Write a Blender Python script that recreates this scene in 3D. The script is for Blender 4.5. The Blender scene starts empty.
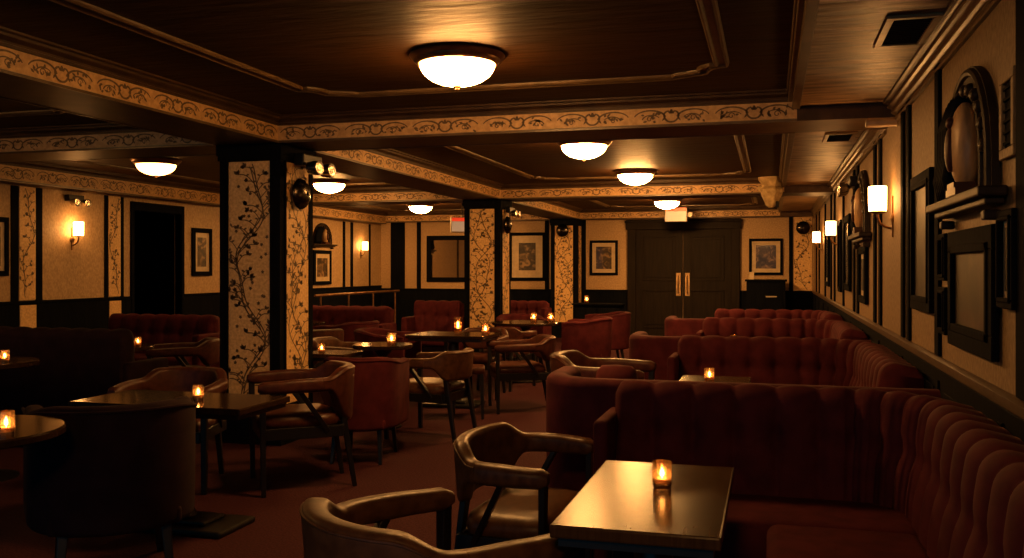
import bpy, bmesh, math, random
from mathutils import Vector, Matrix
random.seed(11)
PI = math.pi
sc = bpy.context.scene
C = sc.collection

# ------------------------------------------------------------------ materials
def nodes_of(name):
    m = bpy.data.materials.new(name); m.use_nodes = True
    nt = m.node_tree
    return m, nt, nt.nodes['Principled BSDF']

def N(nt, typ, **kw):
    n = nt.nodes.new(typ)
    for k, v in kw.items():
        if k in n.inputs: n.inputs[k].default_value = v
        else: setattr(n, k, v)
    return n

def coords(nt, scale=(1, 1, 1)):
    t = N(nt, 'ShaderNodeTexCoord'); mp = N(nt, 'ShaderNodeMapping')
    mp.inputs['Scale'].default_value = scale
    nt.links.new(t.outputs['Object'], mp.inputs['Vector'])
    return mp.outputs['Vector']

def noise_mat(name, c1, c2, scale=8, stretch=(1, 1, 1), rough=.6, bump=0., detail=6, lo=.35, hi=.65, metallic=0., coat=0., sheen=0., spec=.5, rvar=0.):
    m, nt, b = nodes_of(name)
    v = coords(nt, stretch)
    n = N(nt, 'ShaderNodeTexNoise', Scale=scale, Detail=detail)
    nt.links.new(v, n.inputs['Vector'])
    r = N(nt, 'ShaderNodeValToRGB')
    r.color_ramp.elements[0].position = lo; r.color_ramp.elements[1].position = hi
    r.color_ramp.elements[0].color = (*c1, 1); r.color_ramp.elements[1].color = (*c2, 1)
    nt.links.new(n.outputs['Fac'], r.inputs['Fac']); nt.links.new(r.outputs['Color'], b.inputs['Base Color'])
    b.inputs['Roughness'].default_value = rough; b.inputs['Metallic'].default_value = metallic
    b.inputs['Coat Weight'].default_value = coat; b.inputs['Coat Roughness'].default_value = .15
    b.inputs['Specular IOR Level'].default_value = spec
    if sheen:
        b.inputs['Sheen Weight'].default_value = sheen; b.inputs['Sheen Roughness'].default_value = .09
        b.inputs['Sheen Tint'].default_value = (1., .45, .3, 1)
    if rvar:
        mr = N(nt, 'ShaderNodeMapRange'); mr.inputs['To Min'].default_value = rough - rvar; mr.inputs['To Max'].default_value = rough + rvar
        nt.links.new(n.outputs['Fac'], mr.inputs['Value']); nt.links.new(mr.outputs['Result'], b.inputs['Roughness'])
    if bump:
        bp = N(nt, 'ShaderNodeBump', Strength=bump); bp.inputs['Distance'].default_value = .01
        nt.links.new(n.outputs['Fac'], bp.inputs['Height']); nt.links.new(bp.outputs['Normal'], b.inputs['Normal'])
    return m

def emit(name, col, s):
    m, nt, b = nodes_of(name)
    b.inputs['Base Color'].default_value = (.8, .7, .5, 1)
    b.inputs['Emission Color'].default_value = (*col, 1); b.inputs['Emission Strength'].default_value = s
    b.inputs['Roughness'].default_value = .4
    return m

SCONCE_S, FLAME_S = 34., 95.
M = {}
M['ceiling'] = noise_mat('dark lacquered ceiling', (.022, .0088, .0028), (.042, .018, .006), 3.2, (1, 4, 1), .60, 1.0, rvar=.05, spec=.24)
M['ceiling'].node_tree.nodes['Principled BSDF'].inputs['Specular Tint'].default_value = (1., .62, .34, 1)
M['soffit'] = noise_mat('streaked plaster', (.10, .055, .022), (.46, .28, .13), 3.2, (1.1, 5, 1), .42, 1.0, lo=.36, hi=.62)
M['wallpaper'] = noise_mat('plain flecked wallpaper', (.34, .22, .105), (.50, .345, .18), 55, (1, 1, .6), .62, .1, detail=3)
M['wallpaperd'] = noise_mat('shade darkened wallpaper', (.17, .105, .045), (.26, .17, .08), 55, (1, 1, .6), .65, .1, detail=3, spec=.3)  # wallpaper again, with the right wall's weaker light put into the colour
M['floral'] = noise_mat('floral wallpaper ground', (.60, .37, .15), (.80, .54, .24), 45, (1, 1, 1), .6, .1, detail=3)
M['frieze'] = noise_mat('frieze ground', (.50, .30, .125), (.68, .44, .20), 30, (1, 1, 1), .5, .1, detail=4)
M['vine'] = noise_mat('printed vine', (.10, .062, .028), (.17, .105, .05), 30, rough=.6)
M['dark'] = noise_mat('near black stained wood', (.0035, .0045, .007), (.006, .007, .010), 4, (6, 6, .7), .8, .15, spec=.02)
M['doorwood'] = noise_mat('dark door wood', (.008, .0055, .0035), (.016, .011, .007), 4, (7, 7, .6), .6, .1, spec=.12)
M['trim'] = noise_mat('brown cornice wood', (.045, .024, .0105), (.08, .043, .019), 4, (2, 2, 2), .45, .1, spec=.3)
M['ledgewood'] = noise_mat('dark brown carved wood', (.014, .008, .005), (.03, .017, .009), 9, rough=.55, spec=.2)
M['gilt'] = noise_mat('worn gilt moulding', (.07, .042, .018), (.13, .08, .036), 9, rough=.36, bump=.1)
M['carpet'] = noise_mat('rust carpet', (.030, .009, .012), (.055, .016, .020), 70, rough=.95, bump=.5, detail=8, spec=.1)
M['velvet'] = noise_mat('rust red velvet', (.052, .0085, .012), (.082, .014, .018), 10, rough=.85, bump=.05, sheen=.05, spec=.12)
M['velvetd'] = noise_mat('red velvet with painted shade', (.012, .005, .008), (.020, .008, .012), 10, rough=.85, bump=.05, sheen=.04, spec=.12)  # darkened copy of the red velvet; shade on these seats is in the colour
M['leather'] = noise_mat('oxblood leather', (.038, .011, .007), (.068, .021, .012), 22, rough=.42, bump=.12, rvar=.06, spec=.2)
M['leatherbr'] = noise_mat('brown leather', (.055, .022, .009), (.10, .043, .018), 22, rough=.40, bump=.14, rvar=.06, spec=.22)
M['chairwood'] = noise_mat('dark chair wood', (.004, .0042, .006), (.008, .007, .008), 6, (6, 6, 1), .35, .05)
M['table'] = noise_mat('polished table wood', (.035, .017, .007), (.06, .03, .013), 7, (14, 1.2, 1), .22, 0, rvar=.02, spec=.04)
M['tabledk'] = noise_mat('dark polished table wood', (.016, .008, .004), (.03, .016, .008), 7, (14, 1.2, 1), .14, 0, spec=.3)
M['iron'] = noise_mat('black iron', (.012, .012, .012), (.02, .018, .016), 9, rough=.45, metallic=.6)
M['brass'] = noise_mat('aged brass', (.42, .26, .10), (.60, .40, .18), 9, rough=.32, metallic=1.)
M['bronze'] = noise_mat('dark bronze', (.22, .12, .055), (.36, .2, .09), 12, rough=.34, metallic=.85)
M['gunmetal'] = noise_mat('dark gunmetal', (.05, .042, .035), (.09, .075, .06), 9, rough=.25, metallic=1.)
M['chrome'] = noise_mat('dull steel', (.4, .36, .3), (.55, .5, .42), 9, rough=.25, metallic=1.)
M['white'] = noise_mat('cream plastic', (.34, .28, .2), (.42, .35, .25), 9, rough=.4)
M['plaster'] = noise_mat('yellowed plaster', (.36, .25, .1), (.6, .45, .22), 14, rough=.6, bump=.3)
M['mat'] = noise_mat('cream picture mount', (.46, .36, .22), (.55, .44, .28), 12, rough=.5)
M['wax'] = noise_mat('cream wax', (.7, .5, .28), (.8, .6, .36), 9, rough=.5)
M['red'] = emit('red sign band', (1., .06, .015), .8); M['red'].node_tree.nodes['Principled BSDF'].inputs['Base Color'].default_value = (.5, .03, .01, 1)
M['signface'] = emit('sign face', (1., .55, .28), .35); M['signface'].node_tree.nodes['Principled BSDF'].inputs['Base Color'].default_value = (.25, .2, .14, 1)
M['shade'] = emit('lit sconce glass', (1., .44, .12), SCONCE_S)
M['flame'] = emit('flame', (1., .56, .20), FLAME_S)
def mk_mirror():
    m, nt, b = nodes_of('mirror silver')
    b.inputs['Base Color'].default_value = (.40, .36, .31, 1); b.inputs['Metallic'].default_value = 1; b.inputs['Roughness'].default_value = .03
    return m
M['mirror'] = mk_mirror()
def mk_glass():
    m = bpy.data.materials.new('amber glass'); m.use_nodes = True
    nt = m.node_tree; nt.nodes.clear()
    o = N(nt, 'ShaderNodeOutputMaterial'); mx = N(nt, 'ShaderNodeMixShader'); t = N(nt, 'ShaderNodeBsdfTransparent'); g = N(nt, 'ShaderNodeBsdfGlossy', Roughness=.08)
    t.inputs['Color'].default_value = (.88, .68, .46, 1); g.inputs['Color'].default_value = (1, .8, .6, 1)
    tl = N(nt, 'ShaderNodeBsdfTranslucent'); tl.inputs['Color'].default_value = (.85, .58, .30, 1)
    m2 = N(nt, 'ShaderNodeMixShader'); m2.inputs[0].default_value = .17
    nt.links.new(t.outputs[0], m2.inputs[1]); nt.links.new(tl.outputs[0], m2.inputs[2])
    fr = N(nt, 'ShaderNodeFresnel', IOR=1.5)
    ad = N(nt, 'ShaderNodeMath', operation='ADD'); ad.inputs[1].default_value = .05
    nt.links.new(fr.outputs[0], ad.inputs[0]); nt.links.new(ad.outputs[0], mx.inputs[0])
    nt.links.new(m2.outputs[0], mx.inputs[1]); nt.links.new(g.outputs[0], mx.inputs[2]); nt.links.new(mx.outputs[0], o.inputs[0])
    return m
M['glass'] = mk_glass()
def mk_art(name, seed, cs, scale=4.):
    m, nt, b = nodes_of(name)
    t = N(nt, 'ShaderNodeTexCoord'); mp = N(nt, 'ShaderNodeMapping'); mp.inputs['Location'].default_value = (seed * 3.1, seed, seed * 1.7)
    nt.links.new(t.outputs['Object'], mp.inputs['Vector'])
    n = N(nt, 'ShaderNodeTexNoise', Scale=scale, Detail=5, Distortion=1.2); nt.links.new(mp.outputs['Vector'], n.inputs['Vector'])
    r = N(nt, 'ShaderNodeValToRGB'); r.color_ramp.elements[0].position = .36; r.color_ramp.elements[1].position = .68
    r.color_ramp.elements[0].color = (*cs[0], 1); r.color_ramp.elements[1].color = (*cs[2], 1)
    e = r.color_ramp.elements.new(.52); e.color = (*cs[1], 1)
    nt.links.new(n.outputs['Fac'], r.inputs['Fac']); nt.links.new(r.outputs['Color'], b.inputs['Base Color'])
    b.inputs['Roughness'].default_value = .5; b.inputs['Coat Weight'].default_value = .6; b.inputs['Coat Roughness'].default_value = .06
    return m
SEPIA = ((.015, .010, .006), (.06, .038, .018), (.28, .18, .085))
DUSK = ((.008, .006, .004), (.02, .0125, .007), (.05, .029, .013))
ART = [mk_art('sepia print %s' % 'abcdefgh'[i], i + 1., SEPIA if i < 5 else DUSK, 7. if i < 5 else 4.) for i in range(8)]

# ------------------------------------------------------------------ mesh builder
class MB:
    def __init__(s): s.v = []; s.f = []; s.m = []; s.cur = 0
    def add(s, vs, fs, mi=None):
        b = len(s.v); s.v += [tuple(p) for p in vs]
        for f in fs: s.f.append([b + i for i in f]); s.m.append(s.cur if mi is None else mi)
        return s
    def box(s, x0, x1, y0, y1, z0, z1, mi=None):
        x0, x1 = min(x0, x1), max(x0, x1); y0, y1 = min(y0, y1), max(y0, y1); z0, z1 = min(z0, z1), max(z0, z1)
        return s.add([(x0, y0, z0), (x1, y0, z0), (x1, y1, z0), (x0, y1, z0), (x0, y0, z1), (x1, y0, z1), (x1, y1, z1), (x0, y1, z1)],
                     [(3, 2, 1, 0), (4, 5, 6, 7), (0, 1, 5, 4), (1, 2, 6, 5), (2, 3, 7, 6), (3, 0, 4, 7)], mi)
    def bar(s, a, b, w0, d0, w1=None, d1=None, mi=None):      # tapered rectangular bar a -> b
        w1 = w0 if w1 is None else w1; d1 = d0 if d1 is None else d1
        a, b = Vector(a), Vector(b); t = (b - a).normalized()
        r = Vector((1, 0, 0)) if abs(t.z) > .5 else Vector((0, 0, 1))
        u = (r - t * r.dot(t)).normalized(); v = t.cross(u)
        vs = [p + u * sx * w / 2 + v * sy * d / 2 for p, w, d in ((a, w0, d0), (b, w1, d1)) for sx, sy in ((-1, -1), (1, -1), (1, 1), (-1, 1))]
        return s.add(vs, [(3, 2, 1, 0), (4, 5, 6, 7), (0, 1, 5, 4), (1, 2, 6, 5), (2, 3, 7, 6), (3, 0, 4, 7)], mi)
    def loft(s, rings, caps=True, closed=False, mi=None):
        n = len(rings[0]); vs = [p for r in rings for p in r]; fs = []
        k = len(rings)
        for i in range(k if closed else k - 1):
            a, b = i * n, ((i + 1) % k) * n
            for j in range(n): fs.append((a + j, a + (j + 1) % n, b + (j + 1) % n, b + j))
        if caps and not closed: fs += [tuple(range(n - 1, -1, -1)), tuple((k - 1) * n + j for j in range(n))]
        return s.add(vs, fs, mi)
    def lathe(s, prof, seg=24, c=(0, 0, 0), ax='z', mi=None, lobes=None):
        rings = []
        for r, h in prof:
            ring = []
            for i in range(seg):
                a = 2 * PI * i / seg; rr = max(r, 1e-4) * (1 + (lobes[1] * math.cos(lobes[0] * a) if lobes else 0))
                p = (rr * math.cos(a), rr * math.sin(a), h)
                if ax == 'y': p = (p[0], -p[2], p[1])
                if ax == 'x': p = (p[2], p[0], p[1])
                ring.append((p[0] + c[0], p[1] + c[1], p[2] + c[2]))
            rings.append(ring)
        return s.loft(rings, True, False, mi)
    def tube(s, pts, r, seg=8, mi=None):
        pts = [Vector(p) for p in pts]; rings = []; up = None
        for i, p in enumerate(pts):
            t = (pts[min(i + 1, len(pts) - 1)] - pts[max(i - 1, 0)]).normalized()
            if up is None: up = Vector((0, 0, 1)) if abs(t.z) < .9 else Vector((1, 0, 0))
            u = (up - t * up.dot(t)).normalized(); v = t.cross(u); up = u
            rr = r[i] if isinstance(r, (list, tuple)) else r
            rings.append([p + u * rr * math.cos(2 * PI * k / seg) + v * rr * math.sin(2 * PI * k / seg) for k in range(seg)])
        return s.loft(rings, True, False, mi)
    def sweep(s, path, sect, mi=None):                       # path of (x,y); sect(i, s) -> [(a, z)...], a along the outward (left) normal
        P = [Vector((p[0], p[1], 0)) for p in path]; L = 0; rings = []
        for i, p in enumerate(P):
            if i: L += (p - P[i - 1]).length
            t = (P[min(i + 1, len(P) - 1)] - P[max(i - 1, 0)]).normalized(); n = Vector((-t.y, t.x, 0))
            rings.append([(p + n * a) + Vector((0, 0, z)) for a, z in sect(i, L)])
        return s.loft(rings, True, False, mi)
    def ball(s, c, r, seg=14, rings=9, mi=None):
        rx, ry, rz = r if isinstance(r, (list, tuple)) else (r, r, r)
        rr = [[(c[0] + rx * math.sin(PI * k / rings) * math.cos(2 * PI * j / seg), c[1] + ry * math.sin(PI * k / rings) * math.sin(2 * PI * j / seg), c[2] - rz * math.cos(PI * k / rings)) for j in range(seg)] for k in range(1, rings)]
        s.loft(rr, True, False, mi); return s
    def build(s, name, mats, parent=None, smooth=False, bevel=0., bseg=2, loc=None, sub=0):
        me = bpy.data.meshes.new(name); me.from_pydata(s.v, [], s.f)
        mats = mats if isinstance(mats, (list, tuple)) else [mats]
        for m in mats: me.materials.append(m)
        for p, mi in zip(me.polygons, s.m): p.material_index = mi
        bm = bmesh.new(); bm.from_mesh(me)
        bmesh.ops.recalc_face_normals(bm, faces=bm.faces)
        if bevel:
            bmesh.ops.bevel(bm, geom=[e for e in bm.edges if len(e.link_faces) == 2 and e.calc_face_angle(0) > .6], offset=bevel, segments=bseg, affect='EDGES', profile=.5, clamp_overlap=True)
        bm.to_mesh(me); bm.free()
        if smooth:
            for p in me.polygons: p.use_smooth = True
            if smooth != 'all': 
                try: me.set_sharp_from_angle(angle=.75)
                except Exception: pass
        o = bpy.data.objects.new(name, me); C.objects.link(o)
        if sub:
            md = o.modifiers.new('smooth', 'SUBSURF'); md.levels = sub; md.render_levels = sub
        if parent is not None: o.parent = parent
        if loc: o.location = loc
        return o

def tag(o, label=None, cat=None, group=None, kind=None):
    if label: o['label'] = label
    if cat: o['category'] = cat
    if group: o['group'] = group
    if kind: o['kind'] = kind
    return o
def thing(name, label, cat, loc=(0, 0, 0), rz=0., group=None, kind=None):
    o = bpy.data.objects.new(name, None); C.objects.link(o); o.empty_display_size = .1
    o.location = loc; o.rotation_euler = (0, 0, rz)
    return tag(o, label, cat, group, kind)
def copy_tree(o, parent=None):
    c = o.copy(); C.objects.link(c)
    if parent is not None: c.parent = parent
    for ch in list(o.children): copy_tree(ch, c)
    return c
PROTO = {}
def place(key, maker, label, loc, rz=0., group=None, scale=None):
    if key not in PROTO: o = PROTO[key] = maker()
    else: o = copy_tree(PROTO[key])
    o.location = loc; o.rotation_euler = (0, 0, rz)
    o.scale = scale if scale else (1, 1, 1)
    o['label'] = label
    if group: o['group'] = group
    elif 'group' in o: del o['group']
    return o

def rrect(a0, a1, z0, z1, r, n=4):                            # rounded rectangle section in (a, z)
    r = min(r, abs(a1 - a0) / 2 * .99, abs(z1 - z0) / 2 * .99); pts = []
    for cx, cz, s in ((a1 - r, z1 - r, 0), (a0 + r, z1 - r, 1), (a0 + r, z0 + r, 2), (a1 - r, z0 + r, 3)):
        for k in range(n): 
            t = (s + k / (n - 1)) * PI / 2; pts.append((cx + r * math.cos(t), cz + r * math.sin(t)))
    return pts
def arcpts(cx, cy, r, a0, a1, n):
    return [(cx + r * math.cos(a0 + (a1 - a0) * i / n), cy + r * math.sin(a0 + (a1 - a0) * i / n)) for i in range(n + 1)]
def line(p, q, n): return [(p[0] + (q[0] - p[0]) * i / n, p[1] + (q[1] - p[1]) * i / n) for i in range(n + 1)]
def join(*paths):
    out = []
    for p in paths:
        for q in p:
            if not out or math.hypot(q[0] - out[-1][0], q[1] - out[-1][1]) > 1e-5: out.append(q)
    return out
def sstep(x): x = max(0, min(1, x)); return x * x * (3 - 2 * x)

# ------------------------------------------------------------------ camera, world
H = 1.42; F = 920.; YAW = math.atan(259. / F)
cam = bpy.data.cameras.new('camera'); co = bpy.data.objects.new('camera', cam); C.objects.link(co)
cam.sensor_width = 36.; cam.lens = 36. * F / 1024.; cam.shift_y = -11. / 1024.; cam.clip_start = .05
co.location = (0, 0, H); co.rotation_euler = (PI / 2, 0, YAW); sc.camera = co
w = bpy.data.worlds.new('world'); sc.world = w; w.use_nodes = True
w.node_tree.nodes['Background'].inputs[0].default_value = (.0, .42, .65, 1); w.node_tree.nodes['Background'].inputs[1].default_value = .35
sc.view_settings.view_transform = 'Standard'; sc.view_settings.look = 'None'
sc.view_settings.exposure = 0.; sc.view_settings.gamma = 1.; sc.view_settings.use_curve_mapping = False
sc.cycles.use_denoising = True; sc.cycles.max_bounces = 8; sc.cycles.diffuse_bounces = 4; sc.cycles.sample_clamp_indirect = 6.

# ------------------------------------------------------------------ room
XR, XL, YB, Y0 = .80, -8.30, 18.80, -1.2
ZC, ZS, ZBM = 2.63, 2.52, 2.42
PX0, PX1 = -4.33, -3.78
DOOR_L = (10.58, 11.62)
def struct(mb, name, mats, label, parent=None, **k): return tag(mb.build(name, mats, parent, **k), label, kind='structure') if parent is None else mb.build(name, mats, parent, **k)
struct(MB().box(XL - 2.2, XR + .1, Y0, YB + .1, -.06, 0), 'floor', M['carpet'], 'rust red carpet covering the whole lounge floor')
struct(MB().box(XL - .1, .17, Y0, YB + .1, ZC, ZC + .08), 'ceiling', M['ceiling'], 'dark brown lacquered ceiling between the beams')
sf = MB().box(.17, XR + .1, Y0, YB + .1, ZS, ZC + .08)
struct(sf, 'ceiling', M['soffit'], 'lower streaked plaster ceiling strip along the right wall')
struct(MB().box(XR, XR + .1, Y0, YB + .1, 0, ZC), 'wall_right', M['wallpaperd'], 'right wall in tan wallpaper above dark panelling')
struct(MB().box(XL - 2.2, XR, YB, YB + .1, 0, ZC), 'wall_back', M['wallpaper'], 'far wall in tan wallpaper with the double door')
wl = MB().box(XL - .1, XL, Y0, DOOR_L[0], 0, ZC).box(XL - .1, XL, DOOR_L[1], YB, 0, ZC).box(XL - .1, XL, DOOR_L[0], DOOR_L[1], 2.2, ZC)
struct(wl, 'wall_left', M['wallpaper'], 'left wall in tan wallpaper with an unlit doorway')
pas = MB().box(XL - 2.2, XL - 2.1, 9.9, 12.7, 0, 2.4).box(XL - 2.1, XL - .1, 9.8, 9.9, 0, 2.4).box(XL - 2.1, XL - .1, 12.7, 12.8, 0, 2.4).box(XL - 2.2, XL - .1, 9.8, 12.8, 2.4, 2.46)
struct(pas, 'wall_passage', M['dark'], 'dark passage walls beyond the left doorway')
struct(MB().box(XL - 2.09, XL - 2.07, 11.6, 12.2, .75, 1.35), 'trim_1', M['wallpaper'], 'pale paper strip deep inside the dark left doorway')

# wainscot and rails
def rail_profile(z, d=.035): return [(0, z - .05), (-.012, z - .05), (-.018, z - .03), (-.018, z - .012), (-d, z - .008), (-d, z + .012), (-.012, z + .02), (0, z + .02)]
mb = MB().box(XR - .02, XR, Y0, YB, .0, .93)
for k in range(14):
    y = 1. + k * 1.27
    mb.box(XR - .03, XR - .02, y, y + .06, .16, .88)
    mb.box(XR - .027, XR - .02, y + .14, y + 1.13, .2, .24).box(XR - .027, XR - .02, y + .14, y + 1.13, .8, .84)
struct(mb, 'baseboard_right', M['dark'], 'dark wainscot panelling along the right wall', bevel=.004, bseg=1)
struct(MB().sweep([(XR, Y0 + .01), (XR, YB - .01)][::-1], lambda i, s: rail_profile(.965)), 'trim_2', M['trim'], 'chair rail moulding along the right wall')
def left_wains(y0, y1, label, n):
    mb = MB().box(XL, XL + .02, y0, y1, 0, 1.0)
    struct(mb, 'baseboard_left', M['dark'], label)
    struct(MB().sweep([(XL, y0), (XL, y1)], lambda i, s: rail_profile(1.02)), 'trim_3', M['dark'], 'dark rail capping ' + label)
left_wains(Y0, DOOR_L[0] - .06, 'dark wainscot on the left wall before the doorway', 0)
left_wains(DOOR_L[1] + .06, YB - .02, 'dark wainscot on the left wall past the doorway', 1)
dl = MB().box(XL - .1, XL + .03, DOOR_L[0] - .06, DOOR_L[0], 0, 2.32).box(XL - .1, XL + .03, DOOR_L[1], DOOR_L[1] + .06, 0, 2.32).box(XL - .1, XL + .03, DOOR_L[0], DOOR_L[1], 2.2, 2.32)
struct(dl, 'trim_4', M['dark'], 'dark casing around the left doorway', bevel=.006, bseg=1)

def xb(u, Y=YB):                                            # room x on the far wall behind picture column u
    d = u - 512.; return Y * (-.2710 * F + .9626 * d) / (.9626 * F + .2710 * d)
DX0, DX1 = xb(628), xb(740)
mb = MB().box(XL, DX0, YB - .02, YB, 0, .94).box(DX1, XR, YB - .02, YB, 0, .94)
struct(mb, 'baseboard_back', M['dark'], 'dark wainscot along the far wall')
mb = MB()
for a, b in ((XL, DX0), (DX1, XR - .03)): mb.sweep([(b, YB), (a, YB)][::-1], lambda i, s: [(-q[0] * -1, q[1]) for q in rail_profile(.955)])
struct(mb, 'trim_5', M['dark'], 'dark rail capping the far wainscot')

# dark vertical strips on the right wall, with narrow wallpaper between
mb = MB()
for y0, y1 in ((2.2, 2.32), (3.28, 3.40), (4.87, 4.98), (5.87, 5.97), (6.12, 6.22), (7.35, 7.47), (7.72, 7.84), (9.2, 9.34), (9.6, 9.74), (11., 11.14), (12.5, 12.66), (13.2, 13.36), (14.6, 14.8), (16.4, 16.6), (17.4, 17.6)):
    mb.box(XR - .018, XR, y0, y1, .99, 2.42)
struct(mb, 'trim_6', M['dark'], 'dark vertical battens dividing the right wallpaper', bevel=.004, bseg=1)

# ---- ornament drawn as thin raised print in the wallpaper mesh
class Orn:
    def __init__(s, mb, o, U, V, Nn, mi): s.mb = mb; s.o = Vector(o); s.U = Vector(U); s.V = Vector(V); s.N = Vector(Nn) * .0015; s.mi = mi
    def P(s, p): return s.o + s.U * p[0] + s.V * p[1] + s.N
    def poly(s, pts): s.mb.add([s.P(p) for p in pts], [tuple(range(len(pts)))], s.mi)
    def stroke(s, pts, w):
        n = len(pts); L = []; R = []
        for i, p in enumerate(pts):
            a, b = pts[max(i - 1, 0)], pts[min(i + 1, n - 1)]; tx, ty = b[0] - a[0], b[1] - a[1]; l = math.hypot(tx, ty) or 1
            ww = (w if not callable(w) else w(i / (n - 1))) / 2; L.append((p[0] - ty / l * ww, p[1] + tx / l * ww)); R.append((p[0] + ty / l * ww, p[1] - tx / l * ww))
        vs = [s.P(p) for p in L + R]; s.mb.add(vs, [(i, i + 1, n + i + 1, n + i) for i in range(n - 1)], s.mi)
    def leaf(s, p, ang, l, w):
        c, sn = math.cos(ang), math.sin(ang)
        s.poly([(p[0] + c * a * l - sn * b * w, p[1] + sn * a * l + c * b * w) for a, b in ((0, 0), (.25, .38), (.55, .5), (.8, .25), (1, 0), (.8, -.25), (.55, -.5), (.25, -.38))])
def frieze_orn(orn, L, h, z0, rnd):
    unit = .50; n = max(1, int(L / unit)); un = L / n
    for k in range(n):
        x = (k + .5) * un; c = z0 + h * .48
        pts = []
        for i in range(25):                                  # open tulip outline
            t = -PI / 2 + 2 * PI * i / 24
            r = h * (.40 + .06 * math.cos(2 * t)); yy = r * math.sin(t) * (1.1 if math.sin(t) < 0 else .92); xx = r * math.cos(t) * (.95 + .15 * math.sin(t))
            if abs(t - PI / 2) < .3: yy -= h * .13
            pts.append((x + xx, c + yy))
        orn.stroke(pts, .013)
        for sg in (-1, 1):
            orn.leaf((x + sg * .012, c + h * .16), PI / 2 + sg * .55, h * .30, h * .15)
            orn.leaf((x + sg * h * .36, c - h * .05), sg * -.9 + (PI if sg < 0 else 0), h * .34, h * .12)
            ax = x + sg * un * .27
            orn.stroke([(ax + sg * un * .20 * math.cos(a), c - h * .14 + h * .50 * math.sin(a)) for a in [3.0 - 2.7 * i / 14 for i in range(15)]], lambda t: .014 - .006 * t)
            orn.stroke([(ax - sg * .01 + sg * un * .11 * math.cos(a), c - h * .22 + h * .30 * math.sin(a)) for a in [.1 + 2.6 * i / 10 for i in range(11)]], lambda t: .010 - .004 * t)
            for q in range(9):
                a = rnd.uniform(-1, 4); orn.leaf((ax + rnd.uniform(-.07, .07), c + rnd.uniform(-.34, .16) * h), a, rnd.uniform(.022, .04), rnd.uniform(.012, .02))
            orn.stroke([(ax + .024 * math.cos(a) * (1 - i / 16), c - h * .16 + .024 * math.sin(a) * (1 - i / 16)) for i, a in enumerate([.6 * j for j in range(13)])], .007)
def vine_orn(orn, w_, z0, z1, rnd):
    ph = rnd.uniform(0, 6); n = 90; cx = w_ / 2; amp = w_ * .31
    X = lambda z: cx + amp * math.sin(z * 5.6 + ph) + .03 * math.sin(z * 13 + ph)
    orn.stroke([(X(z0 + (z1 - z0) * i / n), z0 + (z1 - z0) * i / n) for i in range(n + 1)], .011)
    z = z0 + .06; side = 1
    while z < z1 - .08:
        x = X(z); dirx = side if rnd.random() < .8 else -side; ln = rnd.uniform(.05, .15) * w_ / .34
        pts = [(max(.008, min(w_ - .008, x + dirx * ln * t)), z + .07 * t + .03 * math.sin(t * 3)) for t in [i / 8 for i in range(9)]]
        orn.stroke(pts, .008)
        ex, ez = pts[-1]
        for q in range(rnd.choice((3, 4, 4, 5))):
            a = PI / 2 - dirx * .6 + rnd.uniform(-1.1, 1.1); l = rnd.uniform(.028, .052)
            if .004 < ex + l * math.cos(a) < w_ - .004: orn.leaf((ex, ez), a, l, l * .55)
        m = pts[4]; a = PI / 2 + dirx * 1.2
        if .004 < m[0] + .035 * math.cos(a) < w_ - .004: orn.leaf(m, a, .032, .017)
        if rnd.random() < .7:
            fx, fz = rnd.uniform(.03, w_ - .03), z + rnd.uniform(-.03, .05)
            for q in range(5): orn.leaf((fx, fz), q * 1.257 + dirx, .017, .012)
        side = -side; z += rnd.uniform(.045, .075)
rnd = random.Random(5)

def cornice(mb, p, q, side, zt=ZC, mi=1):                    # stepped crown along a horizontal line, side = left normal sign
    prof = [(0, zt - .074), (.016, zt - .074), (.016, zt - .060), (.006, zt - .056), (.010, zt - .045), (.045, zt - .03), (.045, zt - .015), (.075, zt - .012), (.075, zt), (0, zt)]
    mb.sweep([p, q], lambda i, s: [(side * a, z) for a, z in prof], mi)
BM = [M['trim'], M['trim'], M['frieze'], M['vine'], M['gilt']]
def beam_face(mb, p, q, side, zb=ZBM, zt=ZC, orn=True):       # patterned face of a beam along p->q on its left (+1) or right (-1) side
    P, Q = Vector((*p, 0)), Vector((*q, 0)); t = (Q - P); L = t.length; t.normalize(); n = Vector((-t.y, t.x, 0)) * side
    h = zt - zb - .078
    a = P + n * .001; b = Q + n * .001
    mb.add([a + Vector((0, 0, zb + .004)), b + Vector((0, 0, zb + .004)), b + Vector((0, 0, zb + h)), a + Vector((0, 0, zb + h))], [(0, 1, 2, 3)], 2)
    mb.sweep([p, q], lambda i, s: [(side * x, z) for x, z in ((0, zb - .004), (.014, zb - .004), (.014, zb + .012), (0, zb + .018))], 4)
    cornice(mb, p, q, side, zt)
    if orn: frieze_orn(Orn(mb, P + n * .001, t, (0, 0, 1), n, 3), L, h - .016, zb + .018, rnd)
def beam(label, x0, x1, y0, y1, faces):
    mb = MB().box(x0, x1, y0, y1, ZBM, ZC, 0)
    for f in faces: beam_face(mb, *f)
    return struct(mb, 'ceiling_beam', BM, label)
TY = [(6.55, 7.10), (12.8, 13.35)]
ys = [Y0, TY[0][0], TY[0][1], TY[1][0], TY[1][1], YB - .2]
lf = []
for a, b in ((0, 1), (2, 3), (4, 5)): lf += [((PX1, ys[a]), (PX1, ys[b]), -1), ((PX0, ys[a]), (PX0, ys[b]), 1)]
beam('long ceiling beam with scroll frieze running over the pillars', PX0, PX1, Y0, YB - .2, lf)
for k, (a, b) in enumerate(TY):
    nm = ('nearer', 'farther')[k]
    beam('%s cross beam with scroll frieze right of the pillar row' % nm, PX1, .80, a, b, [((PX1, a), (.17, a), -1), ((PX1, b), (.17, b), 1)])
    beam('%s cross beam with scroll frieze left of the pillar row' % nm, XL, PX0, a, b, [((XL, a), (PX0, a), -1), ((XL, b), (PX0, b), 1)])
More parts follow.
